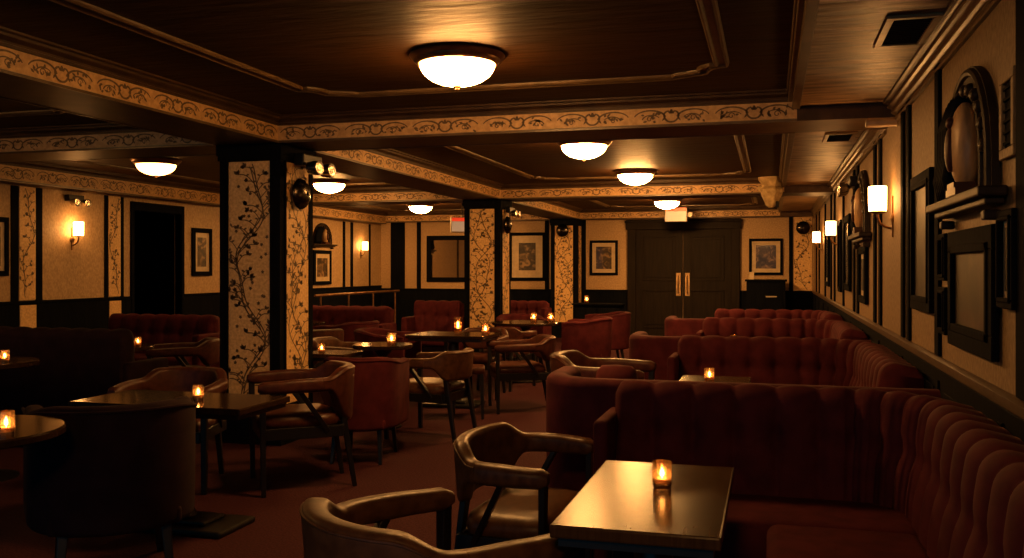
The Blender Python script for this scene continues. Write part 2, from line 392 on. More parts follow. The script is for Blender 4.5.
beam('shallow frieze beam along the top of the far wall', XL, .80, YB - .2, YB, [((XL, YB - .2), (PX0, YB - .2), -1), ((PX1, YB - .2), (.17, YB - .2), -1)])
mb = MB()
for a, b in ((0, 1), (2, 3), (4, 5)):
    mb.box(XL, XL + .2, ys[a], ys[b], ZBM - .04, ZC, 0); beam_face(mb, (XL + .2, ys[a]), (XL + .2, ys[b]), -1, ZBM - .04)
struct(mb, 'ceiling_beam', BM, 'frieze beam along the top of the left wall')

# right cornice and the soffit edge
mb = MB()
prof = [(0, 2.385), (.016, 2.385), (.022, 2.395), (.016, 2.407), (.006, 2.41), (.01, 2.43), (.03, 2.44), (.036, 2.448), (.03, 2.456), (.022, 2.458), (.04, 2.472), (.055, 2.476), (.061, 2.484), (.055, 2.492), (.046, 2.494), (.07, 2.505), (.085, 2.507), (.09, 2.514), (.085, ZS), (0, ZS)]
for a, b in ((0, 1), (2, 3), (4, 5)): mb.sweep([(XR, ys[a]), (XR, ys[b])], lambda i, s: prof)
struct(mb, 'trim_7', M['gilt'], 'stepped cornice where the right wall meets the plaster strip')
mb = MB()
for a, b in ((0, 1), (2, 3), (4, 5)):
    mb.box(.135, .19, ys[a], ys[b], ZS - .02, ZS + .01).box(.11, .17, ys[a], ys[b], ZS + .03, ZS + .05).box(.10, .17, ys[a], ys[b], ZC - .03, ZC)
struct(mb, 'trim_8', M['gilt'], 'moulded edge of the lower plaster ceiling strip', bevel=.005, bseg=1)
# ceiling frame mouldings with notched corners
def frame_moulding(x0, x1, y0, y1, label):
    r, g = .28, .10
    pts = []
    for cx, cy, sx, sy, flip in ((x0, y0, 1, 1, 0), (x1, y0, -1, 1, 1), (x1, y1, -1, -1, 0), (x0, y1, 1, -1, 1)):
        arc = [(cx, cy + sy * (r + .06)), (cx, cy + sy * r)] + [(cx + sx * (.02 + g * math.sin(t)), cy + sy * (r - (r - g) * (1 - math.cos(t)) - .0)) for t in (.3, .7, 1.1, 1.5)] + [(cx + sx * r, cy + sy * (g - .07 * 1)), (cx + sx * (r + .04), cy)]
        pts += arc if flip == 0 else arc[::-1]
    prof = [(-.046, ZC), (-.046, ZC - .012), (-.038, ZC - .022), (-.030, ZC - .022), (-.022, ZC - .012), (-.018, ZC - .004), (.018, ZC - .004), (.022, ZC - .012), (.030, ZC - .022), (.038, ZC - .022), (.046, ZC - .012), (.046, ZC)]
    mb = MB(); P = [Vector((*p, 0)) for p in pts]; rings = []
    for i, p in enumerate(P):
        t = (P[(i + 1) % len(P)] - P[i - 1]).normalized(); n = Vector((-t.y, t.x, 0)); rings.append([p + n * a + Vector((0, 0, z)) for a, z in prof])
    mb.loft(rings, closed=True)
    struct(mb, 'trim_9', M['gilt'], label)
frame_moulding(-3.05, -.28, -.6, 5.85, 'gilt frame moulding on the nearest ceiling bay')
frame_moulding(-3.05, -.28, 7.75, 12.1, 'gilt frame moulding on the middle ceiling bay')
frame_moulding(-3.05, -.28, 14.0, 18.0, 'gilt frame moulding on the farthest ceiling bay')
frame_moulding(-7.5, -4.95, .0, 5.85, 'gilt frame moulding on the near left ceiling bay')
frame_moulding(-7.5, -4.95, 7.75, 12.1, 'gilt frame moulding on the middle left ceiling bay')
frame_moulding(-7.5, -4.95, 14.0, 18.0, 'gilt frame moulding on the far left ceiling bay')

# pillars
def pillar(y0, y1, label, faces):
    mb = MB().box(PX0, PX1, y0, y1, 0, ZBM, 0)
    mb.box(PX0 - .02, PX1 + .02, y0 - .02, y1 + .02, 2.33, ZBM, 0).box(PX0 - .012, PX1 + .012, y0 - .012, y1 + .012, 2.29, 2.33, 0).box(PX0 - .02, PX1 + .02, y0 - .02, y1 + .02, 0, .2, 0)
    W = PX1 - PX0; e = .085
    for f in faces:
        if f == 'f': o, U, n, L = Vector((PX0, y0, 0)), Vector((1, 0, 0)), Vector((0, -1, 0)), W
        if f == 'r': o, U, n, L = Vector((PX1, y0, 0)), Vector((0, 1, 0)), Vector((1, 0, 0)), y1 - y0
        if f == 'l': o, U, n, L = Vector((PX0, y1, 0)), Vector((0, -1, 0)), Vector((-1, 0, 0)), y1 - y0
        if f == 'b': o, U, n, L = Vector((PX1, y1, 0)), Vector((-1, 0, 0)), Vector((0, 1, 0)), W
        q = o + n * .003; z = Vector((0, 0, 1))
        mb.add([q + U * e + z * .32, q + U * (L - e) + z * .32, q + U * (L - e) + z * 2.28, q + U * e + z * 2.28], [(0, 1, 2, 3)], 1)
        vine_orn(Orn(mb, q + U * e, U, (0, 0, 1), n, 2), L - 2 * e, .36, 2.26, rnd); vine_orn(Orn(mb, q + U * e + n * .0006, U, (0, 0, 1), n, 2), L - 2 * e, .34, 2.24, rnd)
        for a in (e - .016, L - e):                           # thin bead beside the paper
            p0 = o + U * a; mb.add([p0 + z * .3, p0 + U * .016 + z * .3, p0 + U * .016 + n * .012 + z * .3, p0 + n * .012 + z * .3, p0 + z * 2.29, p0 + U * .016 + z * 2.29, p0 + U * .016 + n * .012 + z * 2.29, p0 + n * .012 + z * 2.29], [(0, 1, 2, 3), (4, 5, 6, 7), (0, 1, 5, 4), (1, 2, 6, 5), (2, 3, 7, 6), (3, 0, 4, 7)], 0)
    struct(mb, 'pillar', [M['dark'], M['floral'], M['vine']], label)
pillar(6.58, 7.13, 'nearest square pillar in vine patterned wallpaper with black edges', 'frlb')
pillar(12.8, 13.35, 'second square pillar in vine patterned wallpaper with black edges', 'frlb')
pillar(18.3, 18.79, 'wallpapered half pillar standing against the far wall', 'fr')

# wallpaper pilasters and battens on the left and far walls
mb = MB()
def lstrip(y0, y1, mi, z0=1.04, z1=2.36, d=.015): mb.box(XL, XL + d, y0, y1, z0, z1, mi)
for y0, y1 in ((8.50, 8.60), (8.86, 8.96), (10.02, 10.08), (10.32, 10.38), (13.55, 13.65), (16.9, 17.0), (17.25, 17.36), (18.15, 18.22)): lstrip(y0, y1, 0)
for y0, y1 in ((8.61, 8.85), (10.09, 10.31)):
    lstrip(y0, y1, 1, 1.05, 2.36, .02); lstrip(y0, y1, 1, .72, .99, .03)
    vine_orn(Orn(mb, (XL + .021, y0, 0), (0, 1, 0), (0, 0, 1), (1, 0, 0), 2), y1 - y0, 1.08, 2.34, rnd)
struct(mb, 'trim_10', [M['dark'], M['floral'], M['vine']], 'dark battens and papered strips on the left wall')
mb = MB()
for u0, u1 in ((391, 405), (417, 421), (501, 507), (545, 549), (571, 574), (580, 586), (789, 793)):
    mb.box(xb(u0), xb(u1), YB - .018, YB, .97, 2.42, 0)
for u0, u1 in ((794, 812),):
    x0, x1 = xb(u0), xb(u1); mb.box(x0, x1, YB - .016, YB, .98, 2.42, 1); vine_orn(Orn(mb, (x0, YB - .017, 0), (1, 0, 0), (0, 0, 1), (0, -1, 0), 2), x1 - x0, 1., 2.4, rnd)
struct(mb, 'trim_11', [M['dark'], M['floral'], M['vine']], 'dark battens and a papered strip on the far wall')

# double door
mb = MB().box(DX0 - .0, DX0 + .17, YB - .09, YB, 0, 2.24).box(DX1 - .17, DX1, YB - .09, YB, 0, 2.24).box(DX0 - .03, DX1 + .03, YB - .10, YB, 2.2, 2.40).box(DX0 - .05, DX1 + .05, YB - .13, YB, 2.34, 2.38)
struct(mb, 'trim_12', M['doorwood'], 'dark casing and header around the far double door', bevel=.008, bseg=1)
mid = (DX0 + DX1) / 2
for s, (a, b, lb) in enumerate(((DX0 + .17, mid - .004, 'left leaf of the dark panelled double door'), (mid + .004, DX1 - .17, 'right leaf of the dark panelled double door'))):
    d = MB().box(a, b, YB - .045, YB - .005, .02, 2.2)
    for z0, z1 in ((.2, .98), (1.16, 2.06)):
        x0, x1 = a + .13, b - .13
        d.box(x0, x1, YB - .062, YB - .045, z0, z0 + .03).box(x0, x1, YB - .062, YB - .045, z1 - .03, z1).box(x0, x0 + .03, YB - .062, YB - .045, z0, z1).box(x1 - .03, x1, YB - .062, YB - .045, z0, z1)
        d.box(x0 + .07, x1 - .07, YB - .056, YB - .045, z0 + .07, z1 - .07)
    door = struct(d, 'door_%d' % (s + 1), M['doorwood'], lb, bevel=.004, bseg=1)
    hx = mid - .09 if s == 0 else mid + .09
    MB().box(hx - .045, hx + .045, YB - .052, YB - .046, .86, 1.32).tube([(hx, YB - .05, .92), (hx, YB - .10, .94), (hx, YB - .10, 1.24), (hx, YB - .05, 1.26)], .014).build('door_handle', M['brass'], door, smooth=True)

# ------------------------------------------------------------------ ceiling lamps
def make_lamp(power):
    t = thing('ceiling_lamp', '', 'ceiling lamp')
    MB().lathe([(.05, 0), (.262, 0), (.272, -.012), (.262, -.026), (.245, -.034), (.240, -.050), (.222, -.062), (.205, -.058), (.05, -.05)], 40).build('rim', M['bronze'], t, smooth=True)
    MB().lathe([(.214 * math.sin(a) if a > .05 else .002, -.055 - .125 * math.cos(a)) for a in [PI / 2 * (1 - i / 9.) for i in range(10)]], 36).build('glass_bowl', emit('lit alabaster bowl', (1., .44, .115), power), t, smooth='all')
    MB().lathe([(.02, -.178), (.024, -.184), (.010, -.190), (.013, -.198), (.004, -.208)], 12).build('finial', M['bronze'], t, smooth=True)
    return t
LAMPS = [(-1.71, 4.93, 'large lit ceiling lamp nearest the camera, in the first ceiling bay', 105),
         (-1.70, 8.55, 'lit ceiling lamp just beyond the near cross beam, right of the pillars', 150),
         (-1.62, 11.4, 'lit ceiling lamp before the far cross beam, right of the pillars', 180),
         (-1.75, 16.2, 'lit ceiling lamp beside the sign before the double door', 290),
         (-6.6, 8.8, 'lit ceiling lamp left of the nearest pillar, near the left wall', 12),
         (-5.85, 11.5, 'lit ceiling lamp seen just right of the nearest pillar', 80),
         (-6.4, 4.75, 'unseen ceiling lamp of the near left bay, past the left edge of the view', 22),
         (-.25, -.55, 'unseen ceiling lamp at the near end of the first bay, behind the viewpoint', 95),
         (-6.35, 16.2, 'small far lit ceiling lamp left of the second pillar', 200)]
for x, y, lb, pw in LAMPS: place('lamp%d' % pw, lambda: make_lamp(pw), lb, (x, y, ZC), 0, 'dome ceiling lamps')

# ------------------------------------------------------------------ wall sconces (local: wall at y=0, out along -y)
def make_sconce():
    t = thing('wall_sconce', '', 'wall lamp')
    MB().lathe([(.002, 0), (.035, 0), (.035, .01), (.02, .018), (.002, .022)], 16, (0, 0, -.13), 'y').box(-.012, .012, -.012, 0, -.26, .02).build('backplate', M['bronze'], t, smooth=True)
    MB().tube([(0, -.012, -.2), (0, -.05, -.19), (0, -.085, -.165), (0, -.1, -.12), (0, -.1, -.09)], .009).lathe([(.012, -.1), (.05, -.095), (.058, -.085), (.05, -.08)], 18, (0, -.1, 0)).build('arm', M['bronze'], t, smooth=True)
    n = 40; rings = []
    for z, r in ((-.082, .05), (-.08, .056), (.085, .058), (.087, .05)):
        rings.append([((r + (.0016 if k % 2 else 0)) * math.cos(2 * PI * k / n), -.1 + (r + (.0016 if k % 2 else 0)) * math.sin(2 * PI * k / n), z) for k in range(n)])
    MB().loft(rings).build('shade', M['shade'], t, smooth=True)
    return t
for p, rz, lb in (((XR, 6.72, 1.89), -PI / 2, 'lit sconce with ribbed glass shade nearest on the right wall'),
                  ((XR, 11.8, 1.90), -PI / 2, 'second lit sconce along the right wall'),
                  ((XR, 15.5, 1.91), -PI / 2, 'third lit sconce along the right wall, nearest the far corner'),
                  ((XL, 9.45, 1.90), PI / 2, 'lit sconce on the left wall panel before the dark doorway'),
                  ((XL, 17.75, 1.88), PI / 2, 'lit sconce on the left wall beside the far arched plaque')):
    place('sconce', make_sconce, lb, p, rz, 'wall sconces')

# ------------------------------------------------------------------ pictures (local: wall at y=0, front -y, centre at origin)
def picture(label, p, rz, w_, h, art, fw=.05, matw=.07, fm='dark', depth=.03, cat='picture', name='framed_picture'):
    t = thing(name, label, cat, p, rz)
    f = MB()
    for x0, x1, z0, z1 in ((-w_ / 2, w_ / 2, h / 2 - fw, h / 2), (-w_ / 2, w_ / 2, -h / 2, -h / 2 + fw), (-w_ / 2, -w_ / 2 + fw, -h / 2 + fw, h / 2 - fw), (w_ / 2 - fw, w_ / 2, -h / 2 + fw, h / 2 - fw)):
        f.box(x0, x1, -depth, -.002, z0, z1)
    a = fw * .7
    for x0, x1, z0, z1 in ((-w_ / 2 + a, w_ / 2 - a, h / 2 - fw - .008, h / 2 - a), (-w_ / 2 + a, w_ / 2 - a, -h / 2 + a, -h / 2 + fw + .008), (-w_ / 2 + a, -w_ / 2 + fw + .008, -h / 2 + a, h / 2 - a), (w_ / 2 - fw - .008, w_ / 2 - a, -h / 2 + a, h / 2 - a)):
        f.box(x0, x1, -depth - .006, -depth * .5, z0, z1)
    f.build('frame', M[fm], t, bevel=.004, bseg=1)
    iw, ih = w_ / 2 - fw, h / 2 - fw
    if matw:
        MB().box(-iw, iw, -.012, -.004, -ih, ih).build('mount', M['mat'], t)
        iw -= matw; ih -= matw
    MB().box(-iw, iw, -.015, -.006, -ih, ih).build('artwork' if cat == 'picture' else 'glass', art, t)
    return t
R_, L_, B_ = -PI / 2, PI / 2, 0.
WX = XR - .004
picture('tall narrow framed print catching lamplight on the right wall before the nearest sconce', (WX, 5.36, 1.56), R_, .66, .74, ART[5], .07, 0)
picture('large dark framed painting under the near arched niche on the right wall', (WX, 4.10, 1.33), R_, .86, .50, ART[6], .09, 0)
picture('small upper frame beside the large dark painting on the right wall', (WX, 4.70, 1.47), R_, .17, .22, ART[7], .022, .02)
picture('small lower frame beside the large dark painting on the right wall', (WX, 4.70, 1.22), R_, .17, .22, ART[5], .022, .02)
picture('framed picture at the right edge of the view, below the wall vent', (WX, 3.49, 1.45), R_, .22, .34, ART[7], .03, .03)
picture('small framed picture low under the second arched niche on the right wall', (WX, 8.62, 1.36), R_, .6, .5, ART[6], .06, .05)
picture('tall framed picture between the second arched niche and the second sconce', (WX, 10.35, 1.58), R_, .70, .8, ART[5], .07, 0)
picture('narrow framed picture just before the second sconce on the right wall', (WX, 11.45, 1.56), R_, .42, .84, ART[7], .05, 0)
picture('framed picture on the right wall between the second and third sconces', (WX, 13.95, 1.56), R_, .8, .8, ART[6], .06, .06)
def bx(u0, u1): return ((xb(u0) + xb(u1)) / 2, abs(xb(u1) - xb(u0)))
c, w_ = bx(590, 618); picture('framed print with cream mount left of the double door', (c, YB - .004, 1.63), B_, w_, .72, ART[0], .045, .085)
c, w_ = bx(749, 783); picture('framed print with cream mount right of the double door', (c, YB - .004, 1.64), B_, w_, .72, ART[1], .045, .085)
c, w_ = bx(509, 546); picture('large framed print with wide cream mount between the far pillars', (c, YB - .004, 1.66), B_, w_, 1.02, ART[2], .06, .16)
c, w_ = bx(427, 477); picture('wide dark framed wall mirror left of the second pillar', (c, YB - .004, 1.62), B_, w_, 1.0, M['mirror'], .09, 0, cat='mirror', name='wall_mirror')
picture('black framed print with cream mount on the left wall past the dark doorway', (XL + .004, 12.12, 1.66), L_, .50, .72, ART[3], .06, .08)
picture('black framed picture cut by the left edge of the view', (XL + .004, 8.22, 1.66), L_, .46, .66, ART[4], .05, .06)
picture('framed print below the far arched plaque on the left wall', (XL + .004, 16.0, 1.43), L_, .72, .66, ART[2], .06, .09)

# arched niches with a dark draped figure on a ledge
def make_niche():
    t = thing('arched_niche', '', 'wall plaque')
    def arch(w_, h, n=20): 
        r = w_ / 2; return [(-r, 0)] + [(-r * math.cos(PI * i / n), (h - r * 1.05) + r * 1.05 * math.sin(PI * i / n)) for i in range(n + 1)] + [(r, 0)]
    o, i_ = arch(.86, .56), arch(.56, .43)
    mb = MB(); k = len(o)
    vs = [(x, -.028, z) for x, z in o] + [(x, -.034, z) for x, z in i_] + [(x, -.002, z) for x, z in o] + [(x, -.008, z) for x, z in i_]
    fs = []
    for j in range(k - 1): fs += [(j, j + 1, k + j + 1, k + j), (2 * k + j, 2 * k + j + 1, j + 1, j), (k + j, k + j + 1, 3 * k + j + 1, 3 * k + j)]
    mb.add(vs, fs)
    mb.tube([(x * 1.0, -.03, z) for x, z in arch(.80, .535)], .018).tube([(x, -.034, z) for x, z in arch(.60, .45)], .014)
    for q in range(11):
        a = PI * (q + .5) / 11; mb.ball((-.355 * math.cos(a), -.036, .13 + .33 * math.sin(a)), (.03, .025, .03), 8, 6)
    mb.build('arch_frame', M['ledgewood'], t, smooth=True)
    MB().add([(x, -.006, z) for x, z in i_], [tuple(range(k))]).build('back_panel', M['soffit'], t)
    f = MB().ball((.05, -.045, .215), (.10, .06, .19), 22, 14)
    f.build('oval_relief', M['soffit'], t, smooth='all')
    f = MB().ball((.05, -.10, .20), (.032, .022, .10), 14, 10).ball((.05, -.10, .315), (.022, .018, .026), 12, 8).box(-.05, .15, -.10, -.01, 0, .03).box(-.02, .12, -.10, -.02, .03, .055)
    f.build('figure', M['leather'], t, smooth=True)
    d = MB()
    for q in range(6): d.tube([(-.41 + .045 * q, -.045, .01), (-.41 + .04 * q, -.055, .10), (-.38 + .04 * q, -.05, .20), (-.33 + .04 * q, -.055, .32), (-.25 + .05 * q, -.045, .43 + .014 * q - .003 * q * q)], [.030, .038, .032, .036, .022], 14)
    d.build('carved_drapery', M['dark'], t, smooth='all')
    MB().box(-.56, .56, -.10, -.002, -.04, 0).box(-.52, .52, -.07, -.002, -.07, -.04).box(-.46, -.40, -.06, -.002, -.125, -.085).box(.40, .46, -.06, -.002, -.125, -.085).build('ledge', M['ledgewood'], t, bevel=.008, bseg=2)
    return t
place('niche', make_niche, 'large dark arched niche with carved drapery over its ledge, nearest on the right wall', (WX, 4.10, 1.71), R_, 'arched niches', (1, 1, .93))
place('niche', make_niche, 'second dark arched niche farther along the right wall, past the nearest sconce', (WX, 8.62, 1.72), R_, 'arched niches')
place('niche', make_niche, 'small far arched plaque over a framed print on the left wall', (XL + .004, 16.0, 1.88), L_, 'arched niches', (.85, 1, .72))

# vents
def vent(name, label, p, rz, w_, h, flat, mat='trim'):
    t = thing(name, label, 'vent', p, rz)
    f = MB(); e = .035
    for x0, x1, z0, z1 in ((-w_ / 2, w_ / 2, h / 2 - e, h / 2), (-w_ / 2, w_ / 2, -h / 2, -h / 2 + e), (-w_ / 2, -w_ / 2 + e, -h / 2 + e, h / 2 - e), (w_ / 2 - e, w_ / 2, -h / 2 + e, h / 2 - e)): f.box(x0, x1, -.016, -.001, z0, z1)
    a = f.build('frame', M[mat], t, bevel=.003, bseg=1)
    s = MB().box(-w_ / 2 + e, w_ / 2 - e, -.003, -.001, -h / 2 + e, h / 2 - e)
    n = max(4, int((h - 2 * e) / .035))
    for k in range(n):
        z = -h / 2 + e + (k + .5) * (h - 2 * e) / n; s.bar((-w_ / 2 + e, -.009, z), (w_ / 2 - e, -.009, z), .010, .005)
    b = s.build('louvres', M['dark'], t)
    if flat: t.rotation_euler = (PI / 2 * -1, 0, 0) if False else (PI / 2, 0, 0)
    return t
vent('ceiling_vent', 'larger square vent in the plaster ceiling strip near the camera', (.60, 4.58, ZS), 0, .23, .56, True, 'soffit')
vent('ceiling_vent', 'small vent in the plaster ceiling strip beyond the near cross beam', (.55, 8.15, ZS), 0, .25, .5, True, 'soffit')
vent('wall_vent', 'slotted vent high on the right wall beside the near arched niche', (WX, 3.52, 1.95), R_, .20, .30, False, 'wallpaperd')

# ------------------------------------------------------------------ alarms, emergency lights, signs
def make_bell():
    t = thing('alarm_bell', '', 'alarm bell')
    MB().box(-.05, .05, -.03, -.001, -.05, .05).build('backbox', M['iron'], t, bevel=.005)
    MB().lathe([(.125, .03), (.13, .04), (.12, .06), (.09, .085), (.05, .1), (.012, .105), (.012, .115), (.002, .117)], 24, (0, 0, 0), 'y').build('gong', M['gunmetal'], t, smooth=True)
    return t
place('bell', make_bell, 'round alarm bell high on the nearest pillar', (PX1 + .013, 6.82, 2.03), PI / 2, 'alarm bells')
place('bell', make_bell, 'round alarm bell high on the far half pillar', ((PX0 + PX1) / 2 - .02, 18.286, 2.18), 0, 'alarm bells')
place('bell', make_bell, 'round alarm bell in the far right corner beside the sconces', (xb(803), YB - .018, 2.20), 0, 'alarm bells')
place('bell', make_bell, 'round alarm bell high on the second pillar', (PX1 + .013, 12.98, 2.05), PI / 2, 'alarm bells')
def make_elight():
    t = thing('emergency_light', '', 'emergency light')
    MB().box(-.15, .15, -.07, -.001, -.04, .06).build('body', M['iron'], t, bevel=.01)
    for s in (-1, 1):
        MB().tube([(s * .09, -.05, -.03), (s * .10, -.09, -.05)], .014).lathe([(.03, 0), (.05, .012), (.058, .05), (.062, .085), (.055, .088), (.004, .075)], 16, (s * .10, -.075, -.06), 'y').build('lamp_head', M['chrome'], t, smooth=True)
    return t
place('elight', make_elight, 'steel twin head emergency light at the top of the nearest pillar', (PX1 + .022, 6.92, 2.30), PI / 2, 'twin head emergency lights', (1.1, 1.3, 1.0))
place('elight', make_elight, 'twin head emergency light at the top of the second pillar', (PX1 + .022, 13.12, 2.27), PI / 2, 'twin head emergency lights', (.9, 1.0, .8))
place('elight', make_elight, 'dark twin head emergency light under the right cornice past the nearest sconce', (XR - .005, 9.47, 2.24), R_, 'twin head emergency lights')
place('elight', make_elight, 'twin head emergency light above the left wall sconce', (XL + .005, 9.45, 2.27), L_, 'twin head emergency lights', (.9, 1, .8))
def sign(label, p, rz, lamp):
    t = thing('exit_sign', label, 'sign', p, rz)
    MB().box(-.21, .21, -.04, .04, -.15, .12).box(-.02, .02, -.02, .02, .12, .16).build('housing', M['white'], t, bevel=.008)
    MB().box(-.195, .195, -.046, -.04, -.135, .045).build('face', M['signface'], t)
    MB().box(-.195, .195, -.046, -.04, .05, .112).build('red_band', M['red'], t)
    if lamp: MB().lathe([(.02, 0), (.05, .02), (.055, .06), (.045, .075), (.004, .07)], 16, (.27, 0, -.02), 'y').tube([(.21, 0, -.02), (.27, 0, -.02)], .012).build('lamp_head', M['white'], t, smooth=True)
sign('pale sign box with red top band hanging before the double door', (-1.74, 17.7, 2.45), 0, True)
sign('small pale sign with red edge hanging left of the second pillar', (-5.42, 15.9, 2.22 + .0), .5, False)
mb = MB().tube([(-5.42, 15.9, 2.37), (-5.42, 15.9, ZC)], .01)
struct(mb, 'trim_13', M['iron'], 'thin drop rod holding the far left sign')
# carved corbel where the far cross beam meets the plaster strip
t = thing('carved_corbel', 'yellowed carved plaster corbel under the far cross beam end', 'corbel', (.0, 12.66, 2.22))
MB().lathe([(.03, 0), (.07, .03), (.10, .10), (.13, .17), (.15, .24), (.12, .28), (.14, .33), (.17, .37), (.17, .40)], 16, lobes=(5, .09)).build('body', M['plaster'], t, smooth=True)
for a in range(5): MB().ball((.13 * math.cos(a * 1.256 - .6), .11 * math.sin(a * 1.256 - .6), .22 + .03 * (a % 2)), (.045, .04, .05), 10, 7).build('carved_scroll', M['plaster'], t, smooth=True)
MB().box(.06, .10, -.06, .02, -.0, .08).build('hook', M['iron'], t, bevel=.006)
t = thing('corbel_bracket', 'short rounded plaster bracket under the near cross beam at the right wall', 'corbel', (.72, 6.50, 2.38))
MB().lathe([(.004, -.12), (.028, -.115), (.034, -.10), (.030, .06), (.034, .075), (.03, .078)], 14, ax='x').build('bracket_body', M['soffit'], t, smooth=True)

# ------------------------------------------------------------------ tables
def table(name, label, x, y, w_, d, z=.74, rz=0., mat='table', group=None, base='round'):
    t = thing(name, label, 'table', (x, y, 0), rz, group)
    MB().box(-w_ / 2, w_ / 2, -d / 2, d / 2, z - .035, z).build('tabletop', M[mat], t, bevel=.006)
    MB().box(-w_ / 2 + .02, w_ / 2 - .02, -d / 2 + .02, d / 2 - .02, z - .06, z - .0352).build('edge_band', M['chairwood'], t)
    MB().lathe([(.09, .04), (.075, .08), (.06, .12), (.06, z - .14), (.05, z - .10), (.10, z - .06)], 16).build('column', M['chairwood'], t, smooth=True)
    MB().box(-w_ * .34, w_ * .34, -d * .34, d * .34, 0, .035).box(-w_ * .2, w_ * .2, -d * .2, d * .2, .035, .06).build('base', M['iron'], t, bevel=.012)
    return t
def rtable(label, x, y, r, z=.74, mat='tabledk', group='round pedestal tables'):
    t = thing('round_table', label, 'table', (x, y, 0), 0, group)
    MB().lathe([(.01, z - .035), (r - .012, z - .035), (r, z - .028), (r, z - .007), (r - .007, z), (.01, z)], 48).build('tabletop', M[mat], t, smooth=True)
    MB().lathe([(.05, .04), (.04, .1), (.035, z - .14), (.05, z - .09), (.11, z - .035)], 16).build('column', M['chairwood'], t, smooth=True)
    MB().lathe([(.01, 0), (r * .62, 0), (r * .62, .015), (r * .4, .03), (.06, .05), (.01, .05)], 32).build('base', M['iron'], t, smooth=True)
    return t
GT = 'booth tables along the right wall'
table('booth_table', 'nearest polished wooden booth table reflecting a lamp, with one candle', -.343, 2.80, .445, .86, group=GT)
table('booth_table', 'booth table with a candle behind the nearest tufted sofa back', -.33, 5.52, .42, .82, group=GT)
table('booth_table', 'far booth table mostly hidden behind the second tufted sofa back', -.33, 8.30, .42, .82, group=GT)
table('lounge_table', 'dark rectangular table with a candle behind the near tub chair', -3.13, 4.39, 1.05, .52, .70, mat='tabledk')
rtable('round dark table with a candle at the left edge of the view', -2.99, 2.83, .36, .80)
rtable('small dark round table with a candle before the dark left bench', -5.12, 5.02, .34, .79)
rtable('small dark round table behind the dark left bench', -5.55, 6.80, .35)
table('lounge_table', 'small table with a candle just right of the nearest pillar', -3.72, 7.36, .44, .42, .68, mat='table')
rtable('small round table with a candle between two leather armchairs in mid room', -3.34, 7.60, .27)
table('lounge_table', 'square pedestal table with two candles before the second pillar', -3.16, 9.0, .82, .62, mat='tabledk')
rtable('round table with two candles at the far red chairs', -2.98, 11.2, .42)
rtable('round table with a candle right of the pillar, among far left chairs', -5.72, 10.45, .32)
t = thing('sideboard', 'dark sideboard with a candle before the far wall', 'sideboard', (-3.15, 17.3, 0))
MB().box(-.45, .45, -.22, .22, .06, .72).box(-.42, .42, -.19, .19, 0, .06).build('body', M['dark'], t, bevel=.006)
MB().box(-.48, .48, -.25, .25, .72, .75).build('top', M['dark'], t, bevel=.006)
for s in (-1, 1):
    dd = MB().box(-.2, .2, -.235, -.22, -.27, .27).build('door', M['dark'], t, bevel=.004, loc=(s * .215, 0, .4))
    MB().ball((-s * .15, -.245, .05), .014, 8, 6).build('knob', M['brass'], dd, smooth=True)
t = thing('host_cabinet', 'black cabinet with pale slot below the print right of the door', 'cabinet', ((xb(766)), 18.45, 0))
MB().box(-.36, .36, -.2, .2, .06, 1.16).box(-.33, .33, -.17, .17, 0, .06).build('body', M['dark'], t, bevel=.006)
MB().box(-.39, .39, -.23, .23, 1.16, 1.20).build('top', M['dark'], t, bevel=.006)
fr = MB().box(-.3, .3, -.212, -.2, .5, 1.1).build('door', M['dark'], t, bevel=.004)
MB().box(-.0, .2, -.222, -.212, .86, .885).build('slot_plate', M['white'], fr, bevel=.002)
t = thing('notice_card', 'small pale card standing on the black cabinet by the door', 'card', (xb(751) + .02, 18.40, 1.20))
MB().bar((0, 0, 0), (0, .03, .14), .09, .006).build('card', M['mat'], t)
MB().bar((0, .075, 0), (0, .032, .13), .02, .004).build('prop', M['mat'], t)

# ------------------------------------------------------------------ candles
def make_candle():
    t = thing('votive_candle', '', 'candle')
    n = 24
    def ring(r, z, l=0.): return [((r * (1 + l * (1 if k % 2 else -1))) * math.cos(2 * PI * k / n), (r * (1 + l * (1 if k % 2 else -1))) * math.sin(2 * PI * k / n), z) for k in range(n)]
    MB().loft([ring(.020, 0), ring(.027, .0), ring(.028, .012, .03), ring(.0285, .02, .05), ring(.029, .066, .05), ring(.0295, .078, .0), ring(.029, .081), ring(.0265, .08), ring(.0255, .03), ring(.022, .0135), ring(.005, .012)]).build('glass_holder', M['glass'], t, smooth=True)
    MB().lathe([(.002, .0145), (.0235, .0145), (.0242, .030), (.019, .029), (.002, .028)], 20).build('wax', M['wax'], t, smooth=True)
    MB().lathe([(.001, .033), (.0050, .037), (.0075, .043), (.0062, .050), (.0025, .058), (.0005, .063)], 12).tube([(0, 0, .027), (.0006, 0, .034)], .0011, 6).build('flame', M['flame'], t, smooth='all')
    return t
GC = 'votive candles'
